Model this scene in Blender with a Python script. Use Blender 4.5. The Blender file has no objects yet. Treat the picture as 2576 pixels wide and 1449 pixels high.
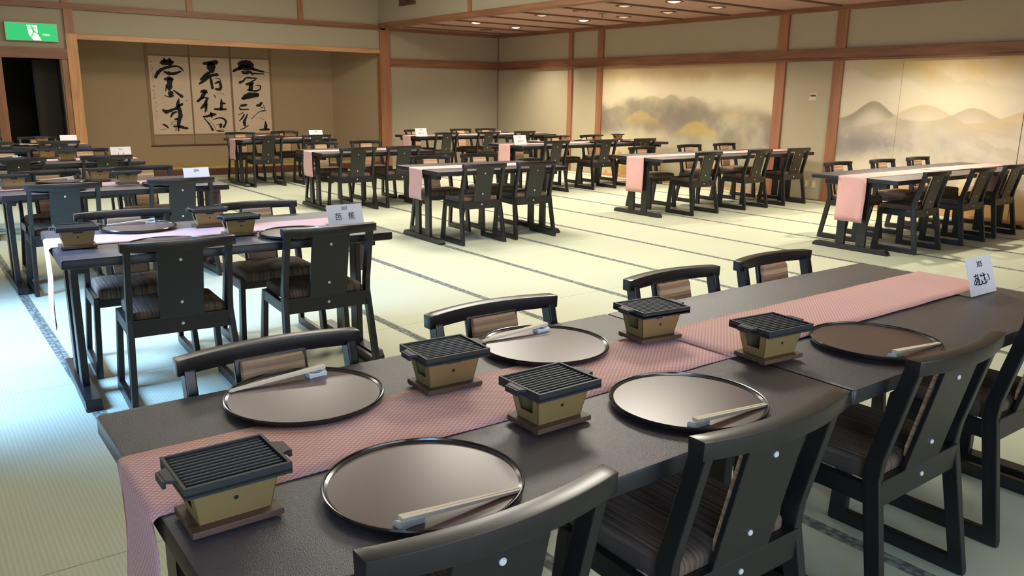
import bpy, bmesh, math, random
import numpy as np
from mathutils import Vector, Matrix
random.seed(7)
PI = math.pi
SC = bpy.context.scene
COL = SC.collection

# ------------------------------------------------------------------ camera
FPX = 2033.1
PITCH, ROLL, YAW = 0.232190, 0.0137225, 0.6464679
CAMH = 1.46
def _axes():
    cy, sy = math.cos(YAW), math.sin(YAW); cp, sp = math.cos(PITCH), math.sin(PITCH)
    f = Vector((sy*cp, cy*cp, -sp)); r = Vector((cy, -sy, 0)); u = r.cross(f)
    cr, sr = math.cos(ROLL), math.sin(ROLL)
    return f, cr*r + sr*u, -sr*r + cr*u
F_, R_, U_ = _axes()
cam_d = bpy.data.cameras.new('camera'); cam_o = bpy.data.objects.new('camera', cam_d); COL.objects.link(cam_o)
m = Matrix.Identity(4)
for i in range(3):
    m[i][0] = R_[i]; m[i][1] = U_[i]; m[i][2] = -F_[i]
m[2][3] = CAMH
cam_o.matrix_world = m
cam_d.sensor_width = 36.0; cam_d.sensor_fit = 'HORIZONTAL'; cam_d.lens = FPX*36/2576
cam_d.clip_start = 0.05
SC.camera = cam_o
# ------------------------------------------------------------------ colour management, world
SC.view_settings.view_transform = 'Standard'; SC.view_settings.look = 'None'
SC.view_settings.gamma = 1.0; SC.view_settings.exposure = -0.05
SC.view_settings.use_curve_mapping = False
w = bpy.data.worlds.new('sky'); SC.world = w; w.use_nodes = True
w.node_tree.nodes['Background'].inputs[0].default_value = (0.6, 0.78, 1.0, 1)
w.node_tree.nodes['Background'].inputs[1].default_value = 1.6
# ------------------------------------------------------------------ large lights
def area(name, loc, target, sx, sy, power, color, spread=PI):
    d = bpy.data.lights.new(name, 'AREA'); d.shape = 'RECTANGLE'; d.size = sx; d.size_y = sy
    d.energy = power; d.color = color; d.spread = spread
    o = bpy.data.objects.new(name, d); COL.objects.link(o); o.location = loc
    o.rotation_euler = (Vector(target)-Vector(loc)).to_track_quat('-Z', 'Y').to_euler()
    return o
# daylight falling steeply through the garden window in the left wall and softer through the windows behind
area('daylight_left', (-2.7, 5.2, 3.0), (0.5, 5.3, 0.0), 2.2, 1.8, 480, (0.25, 0.52, 1.0), 1.9)
area('daylight_left', (-2.4, 10.2, 2.4), (1.0, 10.2, 0.3), 2.0, 1.6, 90, (0.45, 0.72, 1.0), 1.9)
area('daylight_behind', (-1.9, -2.3, 1.9), (1.1, 1.0, 0.7), 1.6, 1.4, 110, (0.30, 0.55, 1.0))
area('daylight_behind', (2.2, -4.0, 1.6), (2.2, 2.0, 0.8), 4.5, 1.6, 90, (0.95, 0.97, 1.0))
CEIL_PANELS = [(4.9, 4.8, 165), (5.4, 8.0, 165), (4.8, 11.4, 140), (1.7, 7.0, 30), (1.7, 10.6, 55), (2.6, 1.6, 14)]
for (px_, py_, pw_) in CEIL_PANELS:
    area('ceiling_lamp', (px_, py_, 3.70), (px_, py_, 0), 1.15, 1.15, pw_*.92, (1.0, 0.94, 0.82))

# ------------------------------------------------------------------ helpers
def lin(c):
    return tuple(((v/255)/12.92 if v/255 <= 0.04045 else ((v/255+0.055)/1.055)**2.4) for v in c)
def new_mat(name):
    mt = bpy.data.materials.new(name); mt.use_nodes = True
    return mt, mt.node_tree, mt.node_tree.nodes['Principled BSDF']
def N(nt, t, **k):
    n = nt.nodes.new(t)
    for a, b in k.items(): setattr(n, a, b)
    return n
def simple(name, rgb, rough=0.5, metal=0.0, noise=0.0, nscale=30, bump=0.0, bscale=200, spec=0.5, coat=0.0, stretch=(1,1,1), emit=None, estr=0):
    mt, nt, b = new_mat(name)
    c = lin(rgb)
    b.inputs['Base Color'].default_value = (*c, 1); b.inputs['Roughness'].default_value = rough
    b.inputs['Metallic'].default_value = metal; b.inputs['Specular IOR Level'].default_value = spec
    b.inputs['Coat Weight'].default_value = coat
    tc = None
    if noise or bump:
        tc = N(nt, 'ShaderNodeTexCoord'); mp = N(nt, 'ShaderNodeMapping'); mp.inputs['Scale'].default_value = stretch
        nt.links.new(tc.outputs['Object'], mp.inputs['Vector'])
    if noise:
        n = N(nt, 'ShaderNodeTexNoise'); n.inputs['Scale'].default_value = nscale; n.inputs['Detail'].default_value = 4
        nt.links.new(mp.outputs[0], n.inputs['Vector'])
        r = N(nt, 'ShaderNodeMapRange'); r.inputs[1].default_value = 0.25; r.inputs[2].default_value = 0.75
        r.inputs[3].default_value = 1-noise; r.inputs[4].default_value = 1+noise
        nt.links.new(n.outputs[0], r.inputs[0])
        v = N(nt, 'ShaderNodeVectorMath', operation='SCALE'); v.inputs[0].default_value = c
        nt.links.new(r.outputs[0], v.inputs['Scale']); nt.links.new(v.outputs[0], b.inputs['Base Color'])
    if bump:
        n2 = N(nt, 'ShaderNodeTexNoise'); n2.inputs['Scale'].default_value = bscale; n2.inputs['Detail'].default_value = 2
        nt.links.new(mp.outputs[0], n2.inputs['Vector'])
        bp = N(nt, 'ShaderNodeBump'); bp.inputs['Strength'].default_value = bump; bp.inputs['Distance'].default_value = 0.002
        nt.links.new(n2.outputs[0], bp.inputs['Height']); nt.links.new(bp.outputs[0], b.inputs['Normal'])
    if emit:
        b.inputs['Emission Color'].default_value = (*lin(emit), 1); b.inputs['Emission Strength'].default_value = estr
    return mt
def stripes(name, rgb1, rgb2, scale, axis, rough=0.8, mixnoise=0.5, distort=1.0, stretch=None, bump=0.15):
    """fabric / wood with fine irregular stripes running across the given axis"""
    mt, nt, b = new_mat(name)
    tc = N(nt, 'ShaderNodeTexCoord'); mp = N(nt, 'ShaderNodeMapping')
    st = [2.0, 2.0, 2.0]; st[axis] = scale
    if stretch: st = stretch
    mp.inputs['Scale'].default_value = st
    nt.links.new(tc.outputs['Object'], mp.inputs['Vector'])
    n = N(nt, 'ShaderNodeTexNoise'); n.inputs['Scale'].default_value = 1.0; n.inputs['Detail'].default_value = 3; n.inputs['Distortion'].default_value = distort
    nt.links.new(mp.outputs[0], n.inputs['Vector'])
    cr = N(nt, 'ShaderNodeValToRGB'); cr.color_ramp.elements[0].position = 0.35; cr.color_ramp.elements[1].position = 0.65
    cr.color_ramp.elements[0].color = (*lin(rgb1), 1); cr.color_ramp.elements[1].color = (*lin(rgb2), 1)
    nt.links.new(n.outputs[0], cr.inputs[0]); nt.links.new(cr.outputs[0], b.inputs['Base Color'])
    b.inputs['Roughness'].default_value = rough
    bp = N(nt, 'ShaderNodeBump'); bp.inputs['Strength'].default_value = bump; bp.inputs['Distance'].default_value = 0.002
    nt.links.new(n.outputs[0], bp.inputs['Height']); nt.links.new(bp.outputs[0], b.inputs['Normal'])
    return mt

M = {}
M['black'] = simple('black_lacquered_wood', (24, 23, 23), 0.36, noise=0.12, nscale=60, spec=0.6)
M['blackrail'] = simple('black_top_rail_wood', (36, 31, 30), 0.30, noise=0.12, nscale=60, spec=0.6)
M['seat'] = stripes('striped_brown_seat_fabric', (72, 58, 48), (128, 104, 84), 110, 0, 0.85, distort=0.3)
M['pad'] = stripes('ribbed_brown_back_fabric', (150, 116, 88), (204, 166, 132), 130, 2, 0.85, distort=0.3)
M['button'] = simple('silver_button', (215, 215, 210), 0.35)
M['laminate'] = simple('charcoal_speckled_laminate', (72, 65, 68), 0.38, noise=0.16, nscale=420, bump=0.6, bscale=480, spec=0.95)
M['edge'] = simple('table_edge_black', (28, 26, 28), 0.36, spec=0.5)
M['tray'] = simple('dark_lacquer_tray', (84, 58, 56), 0.33, noise=0.06, nscale=6, spec=0.95)
M['rim'] = simple('black_gloss_rim', (24, 18, 20), 0.16, spec=0.7)
M['iron'] = simple('cast_iron', (40, 42, 43), 0.5, noise=0.1, nscale=90, bump=0.3, bscale=500)
M['gold'] = simple('gold_anodised_tin', (158, 132, 82), 0.42, metal=0.3, noise=0.04, nscale=8)
M['dark'] = simple('black_inside', (14, 13, 12), 0.7)
M['board'] = stripes('brown_wood_board', (72, 50, 38), (104, 76, 58), 60, 1, 0.55)
M['stick'] = simple('pale_chopstick_wood', (238, 220, 196), 0.6)
M['ceramic'] = simple('white_ceramic', (225, 232, 236), 0.2, coat=0.4)
M['blueglaze'] = simple('pale_blue_glaze', (120, 160, 178), 0.25)
M['acrylic'] = simple('clear_acrylic', (225, 235, 228), 0.08)
M['acrylic'].node_tree.nodes['Principled BSDF'].inputs['Transmission Weight'].default_value = 0.9
M['paper'] = simple('white_card', (235, 230, 232), 0.7)
M['ink'] = simple('black_ink', (22, 19, 18), 0.8)
M['redwood'] = stripes('reddish_trim_wood', (140, 92, 62), (162, 109, 76), 8, 0, 0.5, stretch=(14, 14, 1.2), distort=0.6, bump=0.03)
M['redwoodh'] = stripes('reddish_beam_wood', (120, 79, 54), (142, 96, 67), 8, 0, 0.5, stretch=(1.2, 1.2, 22), distort=0.6, bump=0.03)
M['palewood'] = stripes('pale_alcove_post_wood', (186, 128, 78), (212, 156, 100), 8, 0, 0.45, stretch=(16, 16, 1.5), distort=1.2, bump=0.03)
M['palewoodh'] = stripes('pale_lintel_wood', (176, 124, 84), (200, 148, 102), 8, 0, 0.45, stretch=(1.5, 16, 16), distort=1.0, bump=0.03)
M['sillwood'] = simple('dark_platform_board', (84, 46, 34), 0.45, noise=0.15, nscale=8)
M['wall'] = simple('beige_sand_plaster', (174, 162, 134), 0.95, noise=0.05, nscale=60, bump=0.3, bscale=260, spec=0.2)
M['wallup'] = simple('beige_upper_plaster', (162, 150, 128), 0.95, noise=0.05, nscale=50, bump=0.3, bscale=260, spec=0.2)
M['alcove'] = simple('alcove_brown_plaster', (168, 146, 114), 0.95, noise=0.06, nscale=80, bump=0.3, bscale=260, spec=0.2)
M['ceil'] = simple('reddish_ceiling_board', (178, 144, 130), 0.8, noise=0.06, nscale=3, stretch=(0.6, 6, 1))
M['batten'] = simple('ceiling_batten_wood', (112, 82, 68), 0.7)
M['white'] = simple('white_ceiling', (210, 205, 196), 0.9)
M['lamp_on'] = simple('lit_downlight', (255, 244, 225), 0.5, emit=(255, 240, 214), estr=5)
M['lamp_half'] = simple('dim_downlight', (205, 185, 165), 0.3, metal=0.6, emit=(255, 226, 190), estr=0.5)
M['lamp_off'] = simple('unlit_downlight', (150, 128, 112), 0.3, metal=0.6)
M['diffuser'] = simple('ceiling_diffuser', (255, 250, 240), 0.5, emit=(255, 240, 214), estr=2.5)
M['green'] = simple('exit_sign_green', (20, 160, 96), 0.4, emit=(24, 186, 104), estr=0.85)
M['exitwhite'] = simple('exit_sign_white', (240, 250, 225), 0.4, emit=(238, 250, 215), estr=1.0)
M['signcase'] = simple('exit_sign_case', (190, 200, 175), 0.4)
M['mount'] = simple('scroll_brocade', (158, 134, 106), 0.8, noise=0.08, nscale=40)
M['mountstripe'] = simple('scroll_side_brocade', (142, 116, 84), 0.8, noise=0.1, nscale=60)
M['washi'] = simple('aged_scroll_paper', (214, 190, 164), 0.8, noise=0.05, nscale=3)
M['plate'] = simple('beige_switch_plate', (200, 184, 150), 0.5)
M['plate2'] = simple('pale_switch', (222, 210, 186), 0.4)
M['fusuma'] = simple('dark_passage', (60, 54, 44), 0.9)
M['glass'] = simple('window_glass', (230, 240, 245), 0.05)
M['heri'] = None

def heri_mat():
    mt, nt, b = new_mat('tatami_border_cloth')
    tc = N(nt, 'ShaderNodeTexCoord'); mp = N(nt, 'ShaderNodeMapping'); mp.inputs['Scale'].default_value = (1, 1, 1)
    nt.links.new(tc.outputs['Object'], mp.inputs['Vector'])
    v = N(nt, 'ShaderNodeTexVoronoi'); v.inputs['Scale'].default_value = 32
    nt.links.new(mp.outputs[0], v.inputs['Vector'])
    cr = N(nt, 'ShaderNodeValToRGB'); cr.color_ramp.elements[0].position = 0.25; cr.color_ramp.elements[1].position = 0.6
    cr.color_ramp.elements[0].color = (*lin((142, 144, 130)), 1); cr.color_ramp.elements[1].color = (*lin((88, 93, 88)), 1)
    nt.links.new(v.outputs['Distance'], cr.inputs[0]); nt.links.new(cr.outputs[0], b.inputs['Base Color'])
    b.inputs['Roughness'].default_value = 0.8
    return mt
M['heri'] = heri_mat()
def tatami_mat(name, rgb):
    mt, nt, b = new_mat(name)
    tc = N(nt, 'ShaderNodeTexCoord')
    wv = N(nt, 'ShaderNodeTexWave'); wv.bands_direction = 'X'; wv.inputs['Scale'].default_value = 20.0   # ribs ~ 1.6 cm
    wv.inputs['Distortion'].default_value = 0.0
    nt.links.new(tc.outputs['Object'], wv.inputs['Vector'])
    ns = N(nt, 'ShaderNodeTexNoise'); ns.inputs['Scale'].default_value = 1.4; ns.inputs['Detail'].default_value = 5
    nt.links.new(tc.outputs['Object'], ns.inputs['Vector'])
    c = lin(rgb)
    r1 = N(nt, 'ShaderNodeMapRange'); r1.inputs[3].default_value = 0.93; r1.inputs[4].default_value = 1.04
    nt.links.new(wv.outputs['Fac'], r1.inputs[0])
    r2 = N(nt, 'ShaderNodeMapRange'); r2.inputs[3].default_value = 0.94; r2.inputs[4].default_value = 1.06
    nt.links.new(ns.outputs[0], r2.inputs[0])
    mu = N(nt, 'ShaderNodeMath', operation='MULTIPLY'); nt.links.new(r1.outputs[0], mu.inputs[0]); nt.links.new(r2.outputs[0], mu.inputs[1])
    v = N(nt, 'ShaderNodeVectorMath', operation='SCALE'); v.inputs[0].default_value = c
    nt.links.new(mu.outputs[0], v.inputs['Scale']); nt.links.new(v.outputs[0], b.inputs['Base Color'])
    b.inputs['Roughness'].default_value = 0.62; b.inputs['Specular IOR Level'].default_value = 0.35
    bp = N(nt, 'ShaderNodeBump'); bp.inputs['Strength'].default_value = 0.25; bp.inputs['Distance'].default_value = 0.001
    nt.links.new(wv.outputs['Fac'], bp.inputs['Height']); nt.links.new(bp.outputs[0], b.inputs['Normal'])
    return mt
M['tatami'] = tatami_mat('tatami_rush', (187, 189, 164))
M['tatami2'] = tatami_mat('alcove_tatami_rush', (206, 180, 118))
def runner_mat(name, rgb1, rgb2):
    """woven pink cloth, small diamond motif laid out in metres by the uv map"""
    mt, nt, b = new_mat(name)
    tc = N(nt, 'ShaderNodeTexCoord'); sp = N(nt, 'ShaderNodeSeparateXYZ'); nt.links.new(tc.outputs['UV'], sp.inputs[0])
    def wave(src, k):
        a = N(nt, 'ShaderNodeMath', operation='MULTIPLY'); a.inputs[1].default_value = k; nt.links.new(src, a.inputs[0])
        s = N(nt, 'ShaderNodeMath', operation='SINE'); nt.links.new(a.outputs[0], s.inputs[0]); return s.outputs[0]
    k = 2*PI/0.0155
    a = wave(sp.outputs[0], k); c_ = wave(sp.outputs[1], k*1.25)
    mu = N(nt, 'ShaderNodeMath', operation='MULTIPLY'); nt.links.new(a, mu.inputs[0]); nt.links.new(c_, mu.inputs[1])
    cr = N(nt, 'ShaderNodeValToRGB'); cr.color_ramp.elements[0].position = 0.45; cr.color_ramp.elements[1].position = 0.62
    cr.color_ramp.elements[0].color = (*lin(rgb1), 1); cr.color_ramp.elements[1].color = (*lin(rgb2), 1)
    ad = N(nt, 'ShaderNodeMapRange'); ad.inputs[1].default_value = -1; ad.inputs[2].default_value = 1
    nt.links.new(mu.outputs[0], ad.inputs[0]); nt.links.new(ad.outputs[0], cr.inputs[0]); nt.links.new(cr.outputs[0], b.inputs['Base Color'])
    b.inputs['Roughness'].default_value = 0.75; b.inputs['Sheen Weight'].default_value = 0.15
    return mt
M['runner'] = runner_mat('pink_woven_runner', (198, 140, 138), (226, 180, 168))

def tag(o, label=None, cat=None, group=None, kind=None):
    if label: o['label'] = label
    if cat: o['category'] = cat
    if group: o['group'] = group
    if kind: o['kind'] = kind
    return o
def empty(name, loc=(0, 0, 0), rz=0.0):
    o = bpy.data.objects.new(name, None); COL.objects.link(o); o.empty_display_size = 0.1
    o.location = loc; o.rotation_euler = (0, 0, rz); return o
class MB:
    """collects polygons, builds one mesh object"""
    def __init__(s): s.v = []; s.f = []; s.mi = []; s.uv = None
    def add(s, vs, fs, mi=0):
        k = len(s.v); s.v += [tuple(v) for v in vs]; s.f += [tuple(i+k for i in f) for f in fs]; s.mi += [mi]*len(fs); return s
    def box(s, x0, x1, y0, y1, z0, z1, mi=0):
        vs = [(x0,y0,z0),(x1,y0,z0),(x1,y1,z0),(x0,y1,z0),(x0,y0,z1),(x1,y0,z1),(x1,y1,z1),(x0,y1,z1)]
        return s.add(vs, [(0,3,2,1),(4,5,6,7),(0,1,5,4),(1,2,6,5),(2,3,7,6),(3,0,4,7)], mi)
    def prism(s, poly, place, t0, t1, mi=0):
        """poly: 2-D outline; place(a, b, t) -> xyz; extruded from t0 to t1"""
        n = len(poly)
        vs = [place(a, b, t0) for a, b in poly] + [place(a, b, t1) for a, b in poly]
        fs = [tuple(range(n))[::-1], tuple(range(n, 2*n))] + [(i, (i+1) % n, n+(i+1) % n, n+i) for i in range(n)]
        return s.add(vs, fs, mi)
    def loft(s, rings, close=True, caps=True, mi=0):
        n = len(rings[0]); k = []
        vs = [p for r in rings for p in r]; fs = []
        for j in range(len(rings)-1):
            for i in range(n if close else n-1):
                a = j*n+i; b = j*n+(i+1) % n
                fs.append((a, b, b+n, a+n))
        if caps:
            fs.append(tuple(range(n))[::-1]); fs.append(tuple((len(rings)-1)*n+i for i in range(n)))
        return s.add(vs, fs, mi)
    def lathe(s, prof, seg=48, cx=0, cy=0, mi=0):
        rings = [[(cx+r*math.cos(2*PI*i/seg), cy+r*math.sin(2*PI*i/seg), z) for i in range(seg)] for r, z in prof]
        return s.loft(rings, True, True, mi)
    def build(s, name, mat, parent=None, bevel=0, smooth=False, seg=2, fix=True):
        me = bpy.data.meshes.new(name); me.from_pydata(s.v, [], s.f); me.validate()
        mats = mat if isinstance(mat, (list, tuple)) else [mat]
        for mt in mats: me.materials.append(mt)
        if len(mats) > 1: me.polygons.foreach_set('material_index', s.mi[:len(me.polygons)])
        if fix or bevel:
            bm = bmesh.new(); bm.from_mesh(me)
            if fix: bmesh.ops.recalc_face_normals(bm, faces=bm.faces)
            if bevel:
                es = [e for e in bm.edges if len(e.link_faces) == 2 and e.calc_face_angle(0) > 0.6]
                bmesh.ops.bevel(bm, geom=es, offset=bevel, segments=seg, profile=0.6, affect='EDGES', clamp_overlap=True)
            bm.to_mesh(me); bm.free()
        if smooth:
            me.polygons.foreach_set('use_smooth', [True]*len(me.polygons))
            try: me.set_sharp_from_angle(angle=0.7)
            except Exception: pass
        o = bpy.data.objects.new(name, me); COL.objects.link(o)
        if parent is not None: o.parent = parent
        return o
def box(name, mat, parent, x0, x1, y0, y1, z0, z1, bevel=0, smooth=False):
    return MB().box(x0, x1, y0, y1, z0, z1).build(name, mat, parent, bevel, smooth)
KIDS = {}
def copy_tree(o, parent=None):
    c = o.copy(); COL.objects.link(c)
    if parent is not None: c.parent = parent
    for ch in list(o.children): copy_tree(ch, c)
    return c
def put(o, loc, rz=0.0, label=None, group=None):
    o.location = loc; o.rotation_euler = (0, 0, rz)
    if label: o['label'] = label
    if group: o['group'] = group
    return o
def struct(o): o['kind'] = 'structure'; return o

# ================================================================== THE SETTING
XR, YB, ZL, ZH = 11.0, 15.2, 2.79, 3.85      # right wall, back wall, low ceiling, high ceiling
XE = 8.05                                    # edge of the low ceiling
YA = 16.6                                    # back of the alcove
TX0, TXS, TY0, TYS = 0.597, 0.917, 2.64, 1.834
# ---- floor with tatami mats
fl = struct(box('floor', M['tatami'], None, -0.6, XR+0.1, -3.1, YB+0.02, -0.06, -0.012))
mat_me = None
def tatami(parent, x0, x1, y0, y1, z, mt, borders=True):
    g = 0.0012
    o = MB().box(-(x1-x0)/2+g, (x1-x0)/2-g, -(y1-y0)/2+g, (y1-y0)/2-g, -0.02, 0).build('tatami_mat', mt, parent, bevel=0.002, seg=1)
    o.location = ((x0+x1)/2, (y0+y1)/2, z)
    if borders:
        for s in (-1, 1):
            a = s*(x1-x0)/2
            xx0, xx1 = (a+g, a+0.029) if s < 0 else (a-0.029, a-g)
            MB().box(xx0, xx1, -(y1-y0)/2+g, (y1-y0)/2-g, -0.004, 0.0012).build('border', M['heri'], o)
    return o
proto = None
for i in range(-1, 12):
    x0 = TX0+TXS*i; x1 = min(x0+TXS, XR)
    x0 = max(x0, -0.5)
    for j in range(-3, 8):
        y0 = TY0+TYS*j; y1 = min(y0+TYS, YB); y0 = max(y0, -3.0)
        if y1-y0 < 0.1 or x1-x0 < 0.1: continue
        full = abs(x1-x0-TXS) < 1e-6 and abs(y1-y0-TYS) < 1e-6
        if full and proto is not None:
            o = copy_tree(proto); o.location = ((x0+x1)/2, (y0+y1)/2, 0)
        else:
            o = tatami(fl, x0, x1, y0, y1, 0, M['tatami'])
            if full: proto = o
# ---- right wall
wr = struct(box('wall_right', M['wall'], None, XR, XR+0.12, -3.1, YB+1.6, -0.05, ZL+0.05))
def ylim(o): return o
struct(box('trim_1', M['redwoodh'], None, XR-0.045, XR, -3.0, YB, 2.055, 2.20, 0.004))            # nageshi beam, right wall
struct(box('trim_2', M['redwoodh'], None, XR-0.06, XR, -3.0, YB, 2.03, 2.06, 0.003))
struct(box('trim_3', M['redwoodh'], None, XR-0.052, XR, -3.0, YB, ZL-0.07, ZL, 0.003))               # cornice
PY = [(12.64, 12.76), (11.76, 11.91), (7.70, 7.87), (6.74, 6.90), (2.6, 2.76)]
for k, (a, b) in enumerate(PY):
    struct(box('trim_%d' % (4+k), M['redwood'], None, XR-0.04, XR+0.01, a, b, 0, ZL, 0.003))
struct(box('baseboard_right', M['redwoodh'], None, XR-0.02, XR, 6.9, 7.7, 0, 0.012))
struct(box('trim_9', M['palewoodh'], None, XR-0.05, XR, 7.87, 11.76, 0.0, 0.045, 0.003))
struct(box('trim_10', M['palewoodh'], None, XR-0.05, XR, 2.76, 6.74, 0.0, 0.045, 0.003))
# ---- back wall (in pieces round the alcove and the doorway)
wb = MB()
wb.box(8.05, XR+0.12, YB, YB+0.12, -0.05, ZL+0.02)         # right of the alcove
wb.box(2.40, 8.2, YB, YB+0.12, 2.33, ZH)                   # above the alcove
wb.box(-0.6, 1.40, YB, YB+0.12, -0.05, ZH)                 # left of the door
wb.box(1.40, 2.45, YB, YB+0.12, 2.0, ZH)                   # above the door
wb.box(2.28, 2.40, YB, YB+0.12, -0.05, 2.1)
struct(wb.build('wall_back', M['wallup'], None))
# upper trims on the back wall
struct(box('trim_11', M['redwoodh'], None, -0.5, XE+0.1, YB-0.05, YB, 2.73, 2.82, 0.003))
struct(box('trim_12', M['redwoodh'], None, XE, XR, YB-0.04, YB, ZL-0.07, ZL, 0.003))
struct(box('trim_13', M['redwoodh'], None, 8.24, XR, YB-0.045, YB, 2.035, 2.19, 0.004))             # nageshi right of the alcove
struct(box('trim_14', M['redwood'], None, XR-0.02, XR, YB-0.02, YB, 0, ZL, 0))                       # thin corner bead
struct(box('trim_15', M['redwood'], None, 8.03, 8.25, YB-0.05, YB+0.10, 0, ZL, 0.004))               # alcove post, right
struct(box('trim_16', M['palewoodh'], None, 2.52, 8.05, YB-0.03, YB+0.08, 2.275, 2.355, 0.003))      # pale lintel
struct(box('trim_17', M['palewood'], None, 2.385, 2.55, YB-0.05, YB+0.10, 0, 2.36, 0.006))           # pale post
struct(box('trim_18', M['redwood'], None, 2.385, 2.52, YB-0.045, YB+0.10, 2.36, 2.74, 0.004))
struct(box('trim_19', M['redwoodh'], None, -0.5, 2.385, YB-0.045, YB, 1.955, 2.12, 0.004))           # beam over the door
for k, xx in enumerate((2.42, 4.36, 6.38)):
    struct(box('trim_%d' % (20+k), M['redwood'], None, xx-0.05, xx+0.05, YB-0.03, YB, 2.82, ZH, 0.002))
# ---- doorway
dr = struct(empty('door_1', (0, 0, 0)))
box('jamb', M['redwood'], dr, 1.33, 1.465, YB-0.045, YB+0.12, 0, 1.955, 0.003)
box('jamb', M['redwood'], dr, 2.295, 2.385, YB-0.03, YB+0.12, 0, 1.955, 0.003)
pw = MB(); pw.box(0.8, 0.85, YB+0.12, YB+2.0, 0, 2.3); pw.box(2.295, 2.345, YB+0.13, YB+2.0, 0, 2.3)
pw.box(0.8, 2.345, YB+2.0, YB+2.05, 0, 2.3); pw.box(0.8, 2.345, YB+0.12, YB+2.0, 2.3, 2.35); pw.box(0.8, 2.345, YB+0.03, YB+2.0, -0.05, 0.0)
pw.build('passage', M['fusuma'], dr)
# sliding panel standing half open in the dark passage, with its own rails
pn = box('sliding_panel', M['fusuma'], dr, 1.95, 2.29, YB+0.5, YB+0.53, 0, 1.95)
box('rail', M['dark'], pn, 1.93, 1.96, YB+0.48, YB+0.55, 0, 1.95)
# ---- alcove (tokonoma)
al = MB()
al.box(2.2, 7.9, YA, YA+0.1, -0.05, 2.9)
al.box(2.35, 2.42, YB+0.1, YA, -0.05, 2.9)
al.add([(8.1, YB+0.1, 0), (7.62, YA, 0), (7.62, YA, 2.9), (8.1, YB+0.1, 2.9), (8.2, YB+0.1, 0), (7.72, YA+.05, 0), (7.72, YA+.05, 2.9), (8.2, YB+0.1, 2.9)],
       [(0,1,2,3), (4,7,6,5), (0,3,7,4), (1,5,6,2), (3,2,6,7), (0,4,5,1)])
al.box(2.35, 8.2, YB+0.1, YA, 2.75, 2.85)
struct(al.build('wall_alcove', M['alcove'], None))
pf = struct(box('trim_23', M['sillwood'], None, 2.5, 8.06, YB-0.12, YB+0.04, 0, 0.115, 0.006))
pfl = struct(box('floor_alcove', M['tatami2'], None, 2.42, 8.1, YB+0.04, YA, -0.05, 0.085))
for i in range(3):
    x0 = 2.42+1.88*i
    o = tatami(pfl, 0, 0.69, 0, 1.86, 0.108, M['tatami2'])
    o.rotation_euler = (0, 0, PI/2); o.location = (x0+0.94, YB+0.04+0.345+0.005, 0.108)
    o = tatami(pfl, 0, 0.80, 0, 1.86, 0.108, M['tatami2'])
    o.rotation_euler = (0, 0, PI/2); o.location = (x0+0.94, YB+0.04+0.69+0.40+0.01, 0.108)
# ---- left wall with a garden window opening, wall behind the camera with windows
wl = MB()
wl.box(-0.62, -0.5, 0.7, 4.1, -0.05, ZH); wl.box(-0.62, -0.5, 6.35, 9.2, -0.05, ZH); wl.box(-0.62, -0.5, 11.4, YB, -0.05, ZH); wl.box(-0.62, -0.5, -3.1, 11.4, 2.15, ZH); wl.box(-0.62, -0.5, -3.1, -2.4, -0.05, 2.15); wl.box(-0.62, -0.5, -2.4, 0.7, -0.05, 0.5)
struct(wl.build('wall_left', M['wallup'], None))
for n_, (yc, hw, zb) in enumerate(((5.225, 1.125, 0), (10.3, 1.1, 0), (-.85, 1.55, .5))):
    w1 = struct(empty('window_%d' % (n_+1), (-0.56, yc, 0)))
    for yy in (-hw+.03, 0, hw-.03): box('frame', M['redwood'], w1, -0.03, 0.03, yy-0.02, yy+0.02, zb, 2.15)
    box('frame', M['redwood'], w1, -0.03, 0.03, -hw+.05, hw-.05, 2.11, 2.15)
wf = MB()
wf.box(-0.6, 0.2, -3.12, -3.0, -0.05, ZH); wf.box(5.2, XR+0.1, -3.12, -3.0, -0.05, ZH)
wf.box(0.2, 5.2, -3.12, -3.0, -0.05, 0.35); wf.box(0.2, 5.2, -3.12, -3.0, 2.3, ZH)
struct(wf.build('wall_front', M['wallup'], None))
w2 = struct(empty('window_4', (2.7, -3.06, 0)))
for xx in (-2.5, -0.83, 0.83, 2.5):
    box('frame', M['redwood'], w2, xx-0.03, xx+0.03, -0.03, 0.03, 0.35, 2.3)
# ---- ceilings
ch = struct(box('ceiling', M['white'], None, -0.6, XE, -3.1, YB+0.1, ZH, ZH+0.1))
cl = struct(box('ceiling_low', M['batten'], None, XE, XR+0.1, -3.1, YB+0.1, ZL+0.03, ZL+0.12))
face = struct(box('wall_bulkhead', M['wallup'], None, XE-0.03, XE+0.06, -3.1, YB+0.1, ZL+0.02, ZH))
struct(box('trim_24', M['redwoodh'], None, XE-0.06, XE+0.12, -3.1, YB-0.05, ZL-0.03, ZL+0.06, 0.004))
for k, yy in enumerate((11.9, 8.3, 4.7)):
    struct(box('trim_%d' % (25+k), M['redwood'], None, XE-0.055, XE-0.03, yy-0.05, yy+0.05, ZL+0.06, ZH, 0.002))
BY = [15.18, 14.71]+[13.73-0.98*k for k in range(17)]
for a, b in zip(BY[:-1], BY[1:]):
    MB().box(XE+0.1, XR-0.03, b+0.005, a-0.005, ZL, ZL+0.03).build('ceiling_board', M['ceil'], cl)
for a in BY[1:]:
    MB().box(XE+0.08, XR-0.03, a-0.026, a+0.026, ZL-0.022, ZL+0.01).build('batten', M['batten'], cl)
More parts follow.
